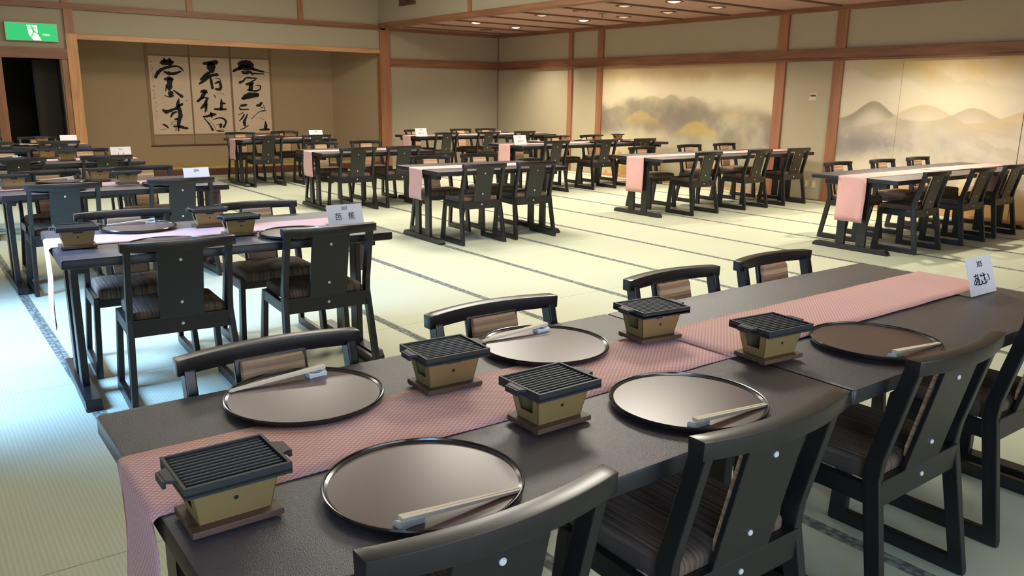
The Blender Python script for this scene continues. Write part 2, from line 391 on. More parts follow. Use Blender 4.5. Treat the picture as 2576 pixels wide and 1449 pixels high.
# raised ceiling light panels
g0 = None
WHERE = ['over the nearest middle aisle', 'over the second middle table', 'over the alcove end of the aisle', 'over the left column', 'over the farthest left tables', 'above the foreground table']
for (x, y, _p), wh in zip(CEIL_PANELS, WHERE):
    t = empty('ceiling_light', (x, y, ZH-0.10))
    MB().box(-0.66, 0.66, -0.66, 0.66, 0.0, 0.10).build('frame', M['palewood'], t)
    MB().box(-0.60, 0.60, -0.60, 0.60, -0.012, 0.0).build('diffuser', M['diffuser'], t)
    tag(t, 'square warm light in the raised ceiling '+wh, 'ceiling light', 'square lights of the raised ceiling')
# ---- murals: two painted walls (paint laid down as a colour layer on a fine grid)
def fbm(shape, base, octv, seed):
    rng = np.random.RandomState(seed); H, W = shape; out = np.zeros(shape); amp = 1; tot = 0
    fy, fx = base
    for o in range(octv):
        gy, gx = int(fy)+2, int(fx)+2
        g = rng.rand(gy+1, gx+1)
        yy = np.linspace(0, gy-1.001, H); xx = np.linspace(0, gx-1.001, W)
        iy = yy.astype(int); ix = xx.astype(int); ty = (yy-iy); tx = (xx-ix)
        ty = ty*ty*(3-2*ty); tx = tx*tx*(3-2*tx)
        a = g[iy][:, ix]; b = g[iy][:, ix+1]; c = g[iy+1][:, ix]; d = g[iy+1][:, ix+1]
        out += amp*((a*(1-tx)+b*tx)*(1-ty)[:, None]+(c*(1-tx)+d*tx)*ty[:, None])
        tot += amp; amp *= 0.55; fy *= 2; fx *= 2
    return out/tot
def sm(a, b, x): t = np.clip((x-a)/(b-a), 0, 1); return t*t*(3-2*t)
def mix(c0, c1, t): return c0*(1-t[..., None])+np.array(c1, float)*t[..., None]
def mural(name, y_left, y_right, z0, z1, painter, label, xoff=0.006, y_total=None):
    W, H = 360, 190
    S, T = np.meshgrid(np.linspace(0, 1, W), np.linspace(0, 1, H))       # S left->right in the picture, T bottom->top
    Z = z0+(z1-z0)*T
    C = np.clip(painter(S, Z, (H, W)), 0, 255)/255.
    C = np.where(C <= 0.04045, C/12.92, ((C+0.055)/1.055)**2.4)
    Y = y_left+(y_right-y_left)*S
    vs = np.stack([np.full(S.shape, XR-xoff), Y, Z], -1).reshape(-1, 3)
    idx = np.arange(W*H).reshape(H, W)
    q = np.stack([idx[:-1, :-1], idx[:-1, 1:], idx[1:, 1:], idx[1:, :-1]], -1).reshape(-1, 4)
    me = bpy.data.meshes.new(name); me.from_pydata(vs.tolist(), [], q.tolist())
    ca = me.color_attributes.new('paint', 'FLOAT_COLOR', 'POINT')
    buf = np.ones((W*H, 4), np.float32); buf[:, :3] = C.reshape(-1, 3); ca.data.foreach_set('color', buf.ravel())
    mt, nt, b = new_mat(name+'_paint')
    at = N(nt, 'ShaderNodeAttribute'); at.attribute_name = 'paint'
    nt.links.new(at.outputs['Color'], b.inputs['Base Color']); b.inputs['Roughness'].default_value = 0.9
    b.inputs['Specular IOR Level'].default_value = 0.2
    me.materials.append(mt)
    o = bpy.data.objects.new(name, me); COL.objects.link(o)
    return o
def hill(S, Z, s0, zc, w, h):      # bell shaped hill silhouette: 1 inside
    top = zc+h*np.exp(-((S-s0)/w)**2)
    return top
def paint1(S, Z, sh):
    n1 = fbm(sh, (4, 9), 5, 1); n2 = fbm(sh, (6, 14), 5, 2); n3 = fbm(sh, (10, 24), 4, 3)
    C = np.ones(sh+(3,))*np.array((206, 192, 158.))
    C = mix(C, (184, 160, 116), sm(1.66, 1.95, Z+(n1-.5)*.3))
    C = mix(C, (216, 204, 176), (1-np.abs(Z-1.55)/.2).clip(0, 1)*.6*sm(.2, .9, S))
    # far ridges
    for s0, zc, w_, h_, col in ((.335, 1.42, .08, .085, (170, 162, 126)), (.455, 1.43, .055, .10, (164, 156, 120)), (.57, 1.42, .055, .085, (176, 160, 128)), (.12, 1.22, .08, .08, (172, 160, 120))):
        top = hill(S, Z, s0, zc-h_*.4, w_, h_*1.4)
        C = mix(C, col, sm(.02, -.005, Z-top)*sm(top.min()-.3, .02, Z-top+.22)*.85*np.exp(-((S-s0)/(w_*1.9))**4))
    up = 1.30+.13*np.exp(-((S-.42)/.22)**2)
    cloud = sm(.14, -.10, Z-up+(n1-.5)*.30)
    C = mix(C, (136, 126, 108), cloud*(.45+.5*sm(.3, .75, n1)))
    C = mix(C, (158, 152, 144), cloud*sm(.4, .8, n2)*.75*sm(1.3, .95, Z))
    C = mix(C, (118, 108, 94), cloud*sm(.55, .3, fbm(sh, (3, 7), 4, 8))*.6)
    for s0, zc, w_, h_, col in ((.27, 1.02, .095, .24, (186, 158, 96)), (.61, .84, .11, .28, (188, 156, 84)), (.80, 1.18, .07, .10, (186, 162, 108))):
        top = hill(S, Z, s0, zc, w_, h_)
        C = mix(C, col, sm(.02, -.05, Z-top+(n3-.5)*.08)*sm(zc-.10, zc+.12, Z)*np.exp(-((S-s0)/(w_*1.5))**4)*.65)
    lo = sm(.98, .70, Z+(n1-.5)*.25)
    C = mix(C, (196, 184, 150), lo*sm(.9, .1, S)*.9)
    C = mix(C, (176, 132, 70), sm(.55, .35, Z+(n2-.5)*.5)*sm(.5, .65, n3)*.8)
    return C
def paint2(S, Z, sh):
    n1 = fbm(sh, (4, 7), 5, 11); n2 = fbm(sh, (5, 12), 5, 12); n3 = fbm(sh, (12, 26), 4, 13)
    C = np.ones(sh+(3,))*np.array((216, 202, 174.))
    diag = fbm(sh, (9, 3), 4, 15)
    # drifting diagonal mist bands
    d = (Z*1.0+S*1.1)
    C = mix(C, (190, 176, 138), sm(.5, .8, np.sin(d*9+n1*4)*.5+.5)*.5*sm(1.5, 1.8, Z))
    C = mix(C, (204, 172, 108), sm(1.72, 2.02, Z+(n2-.5)*.35)*sm(.0, .3, S)*.75)
    C = mix(C, (210, 192, 176), sm(.45, .7, n1)*.5)
    for s0, zc, w_, h_, col in ((.128, 1.22, .07, .25, (150, 142, 118)), (.31, 1.10, .13, .33, (196, 178, 148)), (.47, 1.22, .075, .18, (182, 168, 140)), (.68, 1.2, .12, .22, (198, 176, 136))):
        top = hill(S, Z, s0, zc, w_, h_)
        ins = sm(.012, -.012, Z-top)*np.exp(-((S-s0)/(w_*2.1))**6)
        fade = sm(top-.26, top, Z) if False else sm(-.26, 0, Z-top)
        C = mix(C, col, ins*fade*.9)
    band = np.exp(-((Z-.88+(n1-.5)*.3+ (S-.4)*.15)/.24)**2)
    C = mix(C, (142, 134, 128), band*(.35+.6*sm(.35, .75, n1)))
    C = mix(C, (206, 194, 184), band*sm(.52, .72, n3)*.4)
    ds = sm(.45, .7, np.sin((Z*1.0+S*1.6)*26+n2*5)*.5+.5)*sm(.3, .6, S)
    C = mix(C, (212, 200, 186), ds*band*.5)
    C = mix(C, (178, 158, 132), sm(.66, .40, Z+(n2-.5)*.3)*sm(.45, .62, n1)*.6)
    C = mix(C, (182, 134, 72), sm(.42, .2, Z+(n2-.5)*.35)*.75)
    return C
m1 = mural('wall_painting', 11.76, 7.87, 0.045, 2.03, paint1, '')
tag(m1, 'misty mountain mural with golden hill, between the two middle wall posts', 'mural')
m2 = empty('wall_painting', (0, 0, 0))
tag(m2, 'misty mountain mural at the right edge, behind the rightmost table', 'mural')
def part_painter(a, b):
    def f(S, Z, sh):
        big = paint2(*np.meshgrid(np.linspace(0, 1, 800), np.linspace(Z.min(), Z.max(), sh[0])), (sh[0], 800))
        ix = np.clip(((a+(b-a)*S[0])*799), 0, 799).astype(int)
        return big[:, ix]
    return f
pa = mural('panel', 6.74, 5.875, 0.045, 2.03, part_painter(0, .22), ''); pa.parent = m2
pb = mural('panel', 5.868, 4.30, 0.045, 2.03, part_painter(.2217, .62), '', 0.012); pb.parent = m2
pc = mural('panel', 4.293, 2.76, 0.045, 2.03, part_painter(.6217, 1.0), '', 0.006); pc.parent = m2

# ================================================================== THINGS
# ---- chair
def leg_x(z, s):           # the side frames flare outwards towards the floor
    return s*(0.247-0.022*min(z, .41)/.41-0.004*max(0, z-.41)/.4)
def side_prism(name, poly, s, parent, mat, t=0.028, bevel=0.004):
    mb = MB()
    mb.prism(poly, lambda a, b, tt: (leg_x(b, s)+tt-t/2 if s > 0 else leg_x(b, s)-tt+t/2, a, b), 0, t)
    # note: outer face lies at leg_x + t/2
    return mb.build(name, mat, parent, bevel=bevel, seg=2)
def make_chair():
    t = empty('dining_chair')
    tag(t, 'chair', 'chair')
    for s in (-1, 1):
        side_prism('leg', [(.122, .02), (.186, .0), (.186, .02), (.158, .38), (.152, .42), (.112, .42), (.116, .38)], s, t, M['black'])
        side_prism('leg', [(-.284, .0), (-.236, .03), (-.166, .44), (-.171, .49), (-.245, .782), (-.290, .782), (-.222, .50), (-.216, .44), (-.284, .02)], s, t, M['black'])
        side_prism('sled_bar', [(-.275, .0), (.18, .0), (.165, .052), (-.25, .052)], s, t, M['black'], t=.027)
        side_prism('side_rail', [(-.185, .358), (.14, .365), (.14, .422), (-.185, .415)], s, t, M['black'], t=.024)
    box('back_apron', M['black'], t, -.222, .222, -.220, -.196, .355, .435, .003)
    box('front_apron', M['black'], t, -.222, .222, .130, .150, .368, .422, .003)
    # splat, leaning back with the posts
    def sy(z): return -.205-(z-.41)*(.085/.375)
    sp = MB(); zz = [.420, .5, .6, .7, .775]
    rings = []
    for z in zz:
        y = sy(z); rings.append([(-.100, y-.009, z), (.100, y-.009, z), (.100, y+.006, z), (-.100, y+.006, z)])
    sp.loft(rings); so = sp.build('splat', M['black'], t, bevel=.002, seg=1)
    bpd = MB(); rings = []
    for z in (.470, .50, .6, .7, .76, .770):
        y = sy(z)+.010; d = .013 if .48 < z < .765 else .008; hw = .088 if .48 < z < .765 else .085
        rings.append([(-hw, y, z), (hw, y, z), (hw*.97, y+d, z), (0, y+d+.004, z), (-hw*.97, y+d, z)])
    bpd.loft(rings); bpd.build('back_pad', M['pad'], so, smooth=True)
    for z in (.715, .505):
        y = sy(z)-.009
        bb = MB(); bb.loft([[(.0074*math.cos(a)*k, y-dy, z+.0074*math.sin(a)*k) for a in [2*PI*i/12 for i in range(12)]] for k, dy in ((1, 0), (1, .003), (.7, .005))])
        bb.build('button', M['button'], so)
    bb = MB(); bb.loft([[(.0074*math.cos(a)*k, -.220-dy, .398+.0074*math.sin(a)*k) for a in [2*PI*i/12 for i in range(12)]] for k, dy in ((1, 0), (1, .003), (.7, .005))])
    bb.build('button', M['button'], t)
    # curved top rail
    tr = MB(); rings = []
    for i in range(17):
        u = -1+2*i/16; x = u*.250; y0 = -.268-.038*(1-u*u)
        h0 = .766; h1 = .811-.003*(u*u)
        rings.append([(x, y0-.023, h0), (x, y0+.017, h0), (x, y0+.019, h1), (x, y0-.025, h1)])
    tr.loft(rings); tr.build('top_rail', M['blackrail'], t, bevel=.0035, seg=2, smooth=True)
    # seat cushion
    cu = MB(); rings = []
    def ring(z, ins): 
        pts = []
        hw, y0, y1 = .213-ins, -.192+ins, .176-ins; r = .035
        for cx_, cy_, a0 in ((hw-r, y1-r, 0), (-hw+r, y1-r, PI/2), (-hw+r, y0+r, PI), (hw-r, y0+r, 3*PI/2)):
            for k in range(4):
                a = a0+k*PI/6; pts.append((cx_+r*math.cos(a), cy_+r*math.sin(a), z))
        return pts
    cu.loft([ring(.416, .004), ring(.421, 0), ring(.455, 0), ring(.466, .007), ring(.471, .022), ring(.475, .06)])
    cu.build('seat_cushion', M['seat'], t, smooth=True)
    return t
# ---- table
ZT = .735
def make_table(L=.80):
    t = empty('dining_table'); tag(t, 'table', 'table')
    D = .462
    def rr(z, ins):
        pts = []; r = .012
        for cx_, cy_, a0 in ((L-ins-r, D-ins-r, 0), (-L+ins+r, D-ins-r, PI/2), (-L+ins+r, -D+ins+r, PI), (L-ins-r, -D+ins+r, 3*PI/2)):
            for k in range(4):
                a = a0+k*PI/6; pts.append((cx_+r*math.cos(a), cy_+r*math.sin(a), z))
        return pts
    tp = MB(); tp.loft([rr(ZT-.044, .006), rr(ZT-.040, 0), rr(ZT-.006, 0), rr(ZT-.0015, .002), rr(ZT, .006)])
    o = tp.build('tabletop', [M['laminate'], M['edge']], t, smooth=True)
    o.data.polygons.foreach_set('material_index', [0 if p.normal.z > .6 else 1 for p in o.data.polygons])
    for s in (-1, 1):
        xc = s*(L-.075)
        ft = MB(); ft.prism([(-.405, 0), (.405, 0), (.405, .018), (.375, .048), (-.375, .048), (-.405, .018)], lambda a, b, tt: (xc+tt, a, b), -.036, .036)
        ft.build('foot', M['black'], t, bevel=.003, seg=1)
        for yy in (-.112, .112):
            lg = MB(); lg.loft([[(xc-.017, yy-.047, .046), (xc+.017, yy-.047, .046), (xc+.017, yy+.047, .046), (xc-.017, yy+.047, .046)],
                                [(xc-.017, yy-.042, .645), (xc+.017, yy-.042, .645), (xc+.017, yy+.042, .645), (xc-.017, yy+.042, .645)]])
            lg.build('leg', M['black'], t, bevel=.003, seg=1)
        box('crossbeam', M['black'], t, xc-.03, xc+.03, -.33, .33, .643, ZT-.043, .004)
    box('stretcher', M['black'], t, -L+.10, L-.10, -.02, .02, .645, ZT-.043, .003)
    return t
# ---- pink runner
def make_runner(x0, x1, hang0, hang1, width=.29, z=ZT, y=0.0, skew=0.0, seed=0, base=(0, 0), name='table_runner'):
    """x0,x1 along the table; hang0/hang1 = length hanging over that end (0 = lies flat)"""
    rnd = random.Random(seed)
    path = []                                     # (x, z, arc length)
    r = .012
    if hang0:
        for k in range(8): path.append((x0-.014-.004*math.sin(k*.8), z-hang0+(hang0-.016)*k/7))
        for k in range(1, 4): a = PI-k*PI/8; path.append((x0+.002+.015*math.cos(a), z-.0125+.0155*math.sin(a)))
    n = 24
    for k in range(n+1): path.append((x0+(.004 if hang0 else 0)+(x1-x0-(.004 if hang0 else 0)-(.004 if hang1 else 0))*k/n, z+.0032+(.0008*math.sin(k*1.7+seed) if 0 < k < n else 0)))
    if hang1:
        for k in range(1, 4): a = PI/2-k*PI/8; path.append((x1-.002+.015*math.cos(a), z-.0125+.0155*math.sin(a)))
        for k in range(8): path.append((x1+.014+.004*math.sin(k*.8), z-.016-(hang1-.016)*k/7))
    s = [0.0]
    for a, b in zip(path[:-1], path[1:]): s.append(s[-1]+math.hypot(b[0]-a[0], b[1]-a[1]))
    m_ = 6
    vs = []; uvs = []
    for side in (0, 1):
        for (px_, pz_), sl in zip(path, s):
            for j in range(m_+1):
                yy = y-width/2+width*j/m_
                edge = .0012*math.sin(sl*13+seed) if j in (0, m_) else 0
                hang = pz_ < z-.02
                wob = (.006*math.sin(j*1.3+seed+pz_*9)*min(1, (z-pz_)*5) if hang else 0)
                off = -.0015*side
                if hang: xx = px_+wob+( -off if px_ < (x0+x1)/2 else off); zz = pz_
                else: xx = px_; zz = pz_+off
                vs.append((xx, yy+edge+skew*(px_-x0), zz)); uvs.append((sl, yy))
    P = len(path); W = m_+1; fs = []
    for i in range(P-1):
        for j in range(m_):
            a = i*W+j; fs.append((a, a+W, a+W+1, a+1)); b = P*W+a; fs.append((b, b+1, b+W+1, b+W))
    for i in range(P-1):
        a = i*W; fs.append((a, P*W+a, P*W+a+W, a+W)); a = i*W+m_; fs.append((a, a+W, P*W+a+W, P*W+a))
    for j in range(m_):
        fs.append((j, j+1, P*W+j+1, P*W+j)); a = (P-1)*W+j; fs.append((a, P*W+a, P*W+a+1, a+1))
    me = bpy.data.meshes.new(name); me.from_pydata(vs, [], fs)
    ul = me.uv_layers.new(name='uv'); li = np.zeros(len(me.loops), np.int32); me.loops.foreach_get('vertex_index', li)
    ul.data.foreach_set('uv', np.array(uvs, np.float32)[li].ravel())
    me.materials.append(M['runner']); me.polygons.foreach_set('use_smooth', [True]*len(me.polygons))
    o = bpy.data.objects.new(name, me); COL.objects.link(o)
    return o
# ---- tray, chopsticks, rest
def make_tray():
    t = empty('serving_tray'); tag(t, 'tray', 'tray')
    MB().lathe([(.150, 0), (.172, .001), (.178, .004), (.1795, .0095), (.172, .0098)], 72).build('tray_surface', M['tray'], t, smooth=True)
    rings = []; seg = 72; mb = MB()
    prof = [(.1790, .0035), (.1865, .0035), (.1895, .0075), (.1905, .0135), (.1885, .0165), (.1860, .0160), (.1850, .0130), (.1790, .0105)]
    n = len(prof); vs = []; fs = []
    for i in range(seg):
        a = 2*PI*i/seg
        for r, z in prof: vs.append((r*math.cos(a), r*math.sin(a), z))
    for i in range(seg):
        for k in range(n):
            a = i*n+k; b = i*n+(k+1) % n; c = ((i+1) % seg)*n+(k+1) % n; d = ((i+1) % seg)*n+k
            fs.append((a, d, c, b))
    mb.add(vs, fs); mb.build('rim', M['rim'], t, smooth=True)
    return t
def make_sticks():
    t = empty('chopsticks'); tag(t, 'chopsticks', 'chopsticks')
    # lie along x: thick end on the rest side (x = +), resting high there, tips low at x = -
    for k, dy in enumerate((-.0045, .0045)):
        rings = []
        for u in (0, .5, 1):
            x = -.125+.25*u; z = .0030+.0165*u; w_ = .0024+.0018*u; y = dy*(1-.2*(1-u))+(0.0 if k else .0)
            rings.append([(x, y-w_, z-w_), (x, y+w_, z-w_), (x, y+w_, z+w_), (x, y-w_, z+w_)])
        MB().loft(rings).build('stick', M['stick'], t)
    return t
def make_rest():
    t = empty('chopstick_rest'); tag(t, 'rest', 'chopstick rest')
    mb = MB(); rings = []
    for i in range(9):
        u = -1+2*i/8; x = u*.024; h = .0085+.0040*u*u; wd = .013*(1-.22*(1-u*u))
        rings.append([(x, -wd, 0), (x, wd, 0), (x, wd, h*.7), (x, wd*.6, h), (x, -wd*.6, h), (x, -wd, h*.7)])
    mb.loft(rings); o = mb.build('body', M['ceramic'], t, smooth=True)
    MB().box(-.009, .009, -.0065, .0065, .0080, .0093).build('glaze_mark', M['blueglaze'], o)
    return t
# ---- tabletop grill
def make_grill():
    t = empty('tabletop_grill'); tag(t, 'grill', 'tabletop grill')
    b = box('wooden_board', M['board'], t, -.078, .078, -.0575, .0575, .0015, .0135, .002)
    for s in (-1, 1): box('runner_strip', M['board'], b, -.078, .078, s*.045-.006, s*.045+.006, 0, .0025)
    # tin body: four slanted walls with cut-outs at the top
    z0, z1 = .0140, .082; bx0, by0, bx1, by1 = .062, .038, .074, .050; th = .0018
    body = empty('tin_body'); body.parent = t
    def lerp(a, b_, u): return a+(b_-a)*u
    def wall(poly, axis, s):
        """poly in (u in -1..1 along the wall, v 0..1 up)"""
        mb = MB()
        def place(u, v, tt):
            hx = lerp(bx0, bx1, v); hy = lerp(by0, by1, v); z = lerp(z0, z1, v)
            if axis == 0: return (u*hx, s*(hy-tt), z)
            return (s*(hx-tt), u*hy, z)
        mb.prism(poly, place, 0, th); return mb
    longp = [(-1, 0), (1, 0), (1, 1), (.34, 1), (.26, .84), (-.26, .84), (-.34, 1), (-1, 1)]
    shortp = [(-1, 0), (1, 0), (1, 1), (.62, 1), (.52, .34), (-.52, .34), (-.62, 1), (-1, 1)]
    for s in (-1, 1):
        wall(longp, 0, s).build('tin_wall', M['gold'], body)
        wall(shortp, 1, s).build('tin_wall', M['gold'], body)
        v = .55; hy = lerp(by0, by1, v)
        bb = MB(); bb.loft([[(.0042*math.cos(a), s*(hy+.0006-dy), lerp(z0, z1, v)+.0042*math.sin(a)) for a in [2*PI*i/10 for i in range(10)]] for dy in (0, .002)])
        bb.build('vent_hole', M['dark'], body)
    MB().box(-bx0+.001, bx0-.001, -by0+.001, by0-.001, z0, z0+.002).build('tin_floor', M['gold'], body)
    MB().lathe([(.022, z0+.002), (.024, z0+.022), (.021, z0+.023)], 20).build('burner_cup', M['dark'], body, smooth=True)
    # cast-iron ribbed plate
    X, Y, zb, zt = .090, .074, .0825, .1030
    pl = MB()
    pl.box(-X, X, -Y, Y, zb+.004, zb+.009)
    pl.prism([(-X, 0), (X, 0), (X, 1), (-X, 1)], lambda a, b_, tt: (a, -Y-.000+tt, lerp(zb, zt, b_)), 0, .0055)
    pl.prism([(-X, 0), (X, 0), (X, 1), (-X, 1)], lambda a, b_, tt: (a, Y-tt, lerp(zb, zt, b_)), 0, .0055)
    pl.box(-X, -X+.0055, -Y+.0055, Y-.0055, zb, zt); pl.box(X-.0055, X, -Y+.0055, Y-.0055, zb, zt)
    po = pl.build('grill_plate', M['iron'], t)
    rb = MB()
    for k in range(11):
        y = -Y+.0055+(k+.5)*(2*Y-.011)/11
        rb.prism([(y-.0042, zb+.009), (y+.0042, zb+.009), (y+.0020, zt-.0035), (y-.0020, zt-.0035)], lambda a, b_, tt: (tt, a, b_), -X+.0085, X-.0085)
    rb.build('ribs', M['iron'], po)
    for s in (-1, 1):
        hd = MB(); hd.prism([(-.030, 0), (-.022, .016), (.022, .016), (.030, 0)], lambda a, b_, tt: (s*(X-.001+b_), a, lerp(zt-.007, zt-.001, tt)), 0, 1)
        hd.prism([(-.022, .0), (.022, .0), (.022, .006), (-.022, .006)], lambda a, b_, tt: (s*(X+.0145+b_), a, lerp(zt-.015, zt-.002, tt)), 0, 1)
        hd.build('handle', M['iron'], po)
    for s in (-1, 1):
        box('lug', M['iron'], po, -.022, .022, s*.058-.004, s*.058+.004, zb-.004, zb+.006)
    return t
# ---- lettering
def lettering(txt, size, parent, mat, loc, rot, name='lettering', ext=.0003):
    cu = bpy.data.curves.new('txt', 'FONT'); cu.body = txt; cu.size = size; cu.align_x = 'CENTER'; cu.align_y = 'CENTER'; cu.extrude = ext
    cu.resolution_u = 4
    tmp = bpy.data.objects.new('txt', cu); COL.objects.link(tmp)
    dg = bpy.context.evaluated_depsgraph_get(); dg.update()
    me = bpy.data.meshes.new_from_object(tmp.evaluated_get(dg))
    bpy.data.objects.remove(tmp)
    me.materials.clear(); me.materials.append(mat)
    o = bpy.data.objects.new(name, me); COL.objects.link(o); o.parent = parent
    o.location = loc; o.rotation_euler = rot
    return o
def sign_card(loc, rz, num, word, label, wd=.20, ht=.13, ink=(1, 1), lean=.30, group=None, gaps=None, marks=0):
    """white card leaning back in a clear stand, written on the side towards the camera"""
    t = empty('table_sign', loc, rz); tag(t, label, 'sign', group)
    dy = ht*math.sin(lean); dz = ht*math.cos(lean)
    mb = MB(); e = .0012
    mb.add([(-wd/2, -dy, 0), (wd/2, -dy, 0), (wd/2, 0, dz), (-wd/2, 0, dz), (-wd/2, -dy+e, 0), (wd/2, -dy+e, 0), (wd/2, e, dz), (-wd/2, e, dz)],
           [(0,1,2,3), (4,7,6,5), (0,4,5,1), (3,2,6,7), (0,3,7,4), (1,5,6,2)])
    mb.build('card', M['paper'], t)
    box('clear_foot', M['acrylic'], t, -wd/2, wd/2, -dy+.002, -dy+.062, 0, .0018)
    rot = (PI/2-lean, 0, 0)
    def at(u, v, off=.0009): return (u*wd, -dy*(1-v)-off*math.cos(lean), dz*v+off*math.sin(lean))
    if num: lettering(num, ht*.22, t, M['ink'], at(0.0, .80), rot)
    if marks:      # writing too small to read in the photograph: short brush marks of the same size
        mk = MB(); rr = random.Random(len(label))
        for row, cnt, hh, half in ((.80, 3, .06, .09), (.40, marks, .13, .24)):
            for k in range(cnt):
                uc = -half+2*half*(k+.5)/cnt
                for q in range(3):
                    a = uc+rr.uniform(-.02, .02); b = row+rr.uniform(-hh, hh)*.7; ln = hh*rr.uniform(.3, .7); sl = rr.choice((0, 1))
                    du, dv = ((.012, ln*.5) if sl else (ln*.35, .025))
                    mk.add([at(a-du, b-dv), at(a+du, b-dv), at(a+du, b+dv), at(a-du, b+dv)], [(0, 1, 2, 3)])
        mk.build('lettering', M['ink'], t, fix=False)
    if word:
        pts = gaps or [(-.26+.52*(i+.5)/len(word)) for i in range(len(word))]
        for chx, u in zip(word, pts):
            lettering(chx, ht*.38, t, M['ink'], at(u, .38), rot)
    return t

# ------------------------------------------------------------------ lay out the tables
CH = make_chair(); TB = make_table(); TL = make_table(1.603); TR = make_tray(); ST = make_sticks(); RE = make_rest(); GR = make_grill()
used = {}
def get(proto):
    if proto.name not in used:
        used[proto.name] = 1; return proto
    return copy_tree(proto)
ORD = {2: ['left', 'right'], 3: ['left', 'middle', 'right'], 4: ['leftmost', 'second from left', 'third from left', 'rightmost'], 1: ['only']}
RAILOFF = .270
def chairs(desc, xs, y, rz, side, edge=None, xlim=None):
    """xs = (x, y) of the top-rail centres as seen at rail height; side 'near' (backs to the camera) or 'far';
    edge = y of the table edge the backs must stay clear of"""
    names = ORD[len(xs)]; K = 1.0156
    for i, (x, y_) in enumerate(xs):
        x_, y_ = x*K, y_*K
        if edge is not None:
            y2 = min(y_, edge-.056) if side == 'near' else max(y_, edge+.056)
            y_ = y2
        if xlim: x_ = max(xlim[0], min(xlim[1], x_))
        o = get(CH)
        a = rz + (0 if side == 'near' else PI) + random.uniform(-.012, .012)
        d = RAILOFF if side == 'near' else -RAILOFF
        cx_ = x_-d*math.sin(rz); cy_ = y_+d*math.cos(rz)
        word = 'back to the camera' if side == 'near' else 'facing the camera'
        put(o, (cx_, cy_, 0.0013), a, '%s chair %s, %s' % (names[i], word, desc), 'chairs round the banquet tables')
def table(desc, x, y, rz=0.0, label=None):
    o = get(TB); put(o, (x, y, 0.0013), rz, label or ('black low-gloss dining table, '+desc), 'long black banquet tables'); return o
def setrunner(o, x, y, rz, label):
    o.location = (x, y, 0.0013); o.rotation_euler = (0, 0, rz)
    tag(o, label, 'table runner', 'pink runners on the banquet tables')
def tray(x, y, label, rz=0.0, z=ZT+.0013): put(get(TR), (x, y, z), rz, label, 'round lacquer trays')
def sticks(x, y, rz, label, z): put(get(ST), (x, y, z), rz, label, 'pairs of pale chopsticks')
def rest(x, y, rz, label, z): put(get(RE), (x, y, z), rz, label, 'ceramic chopstick rests')
def grill(x, y, rz, label, z=ZT+.0056): put(get(GR), (x, y, z), rz, label, 'tabletop grills')
ZTR = ZT+.0056+.0100
def setting(x, y, side, desc, rz=0.0, z=None):
    """tray with chopsticks whose rest stands at the diner's left"""
    tray(x, y, 'round dark lacquer tray '+desc, 0.0, (z or ZTR)-.0100)
    s = 1 if side == 'far' else -1
    rot = (0.0 if side == 'far' else PI)+rz
    def rp(a, b): return x+s*(a*math.cos(rz)-b*math.sin(rz)), y+s*(a*math.sin(rz)+b*math.cos(rz))
    zz = z or ZTR
    if side == 'far':
        a, b = rp(-.022, .118); sticks(a, b, rot, 'pale chopsticks on the tray '+desc, zz)
        a, b = rp(.078, .112); rest(a, b, rot+.06, 'white chopstick rest on the tray '+desc, zz)
    else:
        a, b = rp(-.004, .130); sticks(a, b, rot-.03, 'pale chopsticks on the tray '+desc, zz)
        a, b = rp(.100, .119); rest(a, b, rot+.06, 'white chopstick rest on the tray '+desc, zz)

# T1 : two tables end to end in the foreground
D1 = 'foreground table'
table('', 1.085, 1.4975, 0, 'nearest black table, left half of the foreground pair, with two seams')
bpy.context.view_layer.update()
table('', 2.690, 1.4975, 0, 'right half of the foreground table pair, bearing sign 305')
TB['label'] = 'left half of the foreground table pair, with the nearest grill on its corner'
r1 = make_runner(-.80, 1.02, .42, 0, .290, seed=1, y=0.0); setrunner(r1, 1.085, 1.535, 0, 'pink runner on the left half of the foreground table, hanging over its left end')
r2 = make_runner(-.86, .80, 0, .40, .300, seed=4, y=0.0, z=ZT+.0045, skew=.004); setrunner(r2, 2.700, 1.532, 0, 'pink runner on the right half of the foreground table, under sign 305')
chairs(D1, [(.70, .955), (1.415, .945), (2.25, .955), (3.00, .975)], 0, 0, 'near', 1.0355)
chairs(D1, [(.725, 2.01), (1.45, 2.015), (2.30, 2.03), (2.93, 2.03)], 0, 0, 'far', 1.9595)
setting(.715, 1.775, 'far', 'at the left chair beyond the foreground table')
setting(1.455, 1.765, 'far', 'at the second chair beyond the foreground table')
setting(.715, 1.215, 'near', 'nearest the camera')
setting(1.455, 1.215, 'near', 'second nearest, behind the second chair back')
setting(2.30, 1.215, 'near', 'nearest sign 305', 0, ZT+.0102+.0100)
grill(.385, 1.325, 0, 'black ribbed grill on gold tin at the nearest table corner')
grill(1.045, 1.665, -.06, 'black grill on gold tin between the two far trays of the foreground table')
grill(1.115, 1.330, .0, 'black grill on gold tin between the two nearest trays')
grill(1.785, 1.655, -.12, 'black grill on gold tin on the far side of the foreground table seam', ZT+.0102)
grill(1.925, 1.325, -.10, 'black grill on gold tin on pink runner left of the tray nearest sign 305', ZT+.0102)
sign_card((3.30, 1.375, ZT+.0062), -.02, '305', 'あじさい', 'white card reading 305 on the foreground table right end', .205, .145)

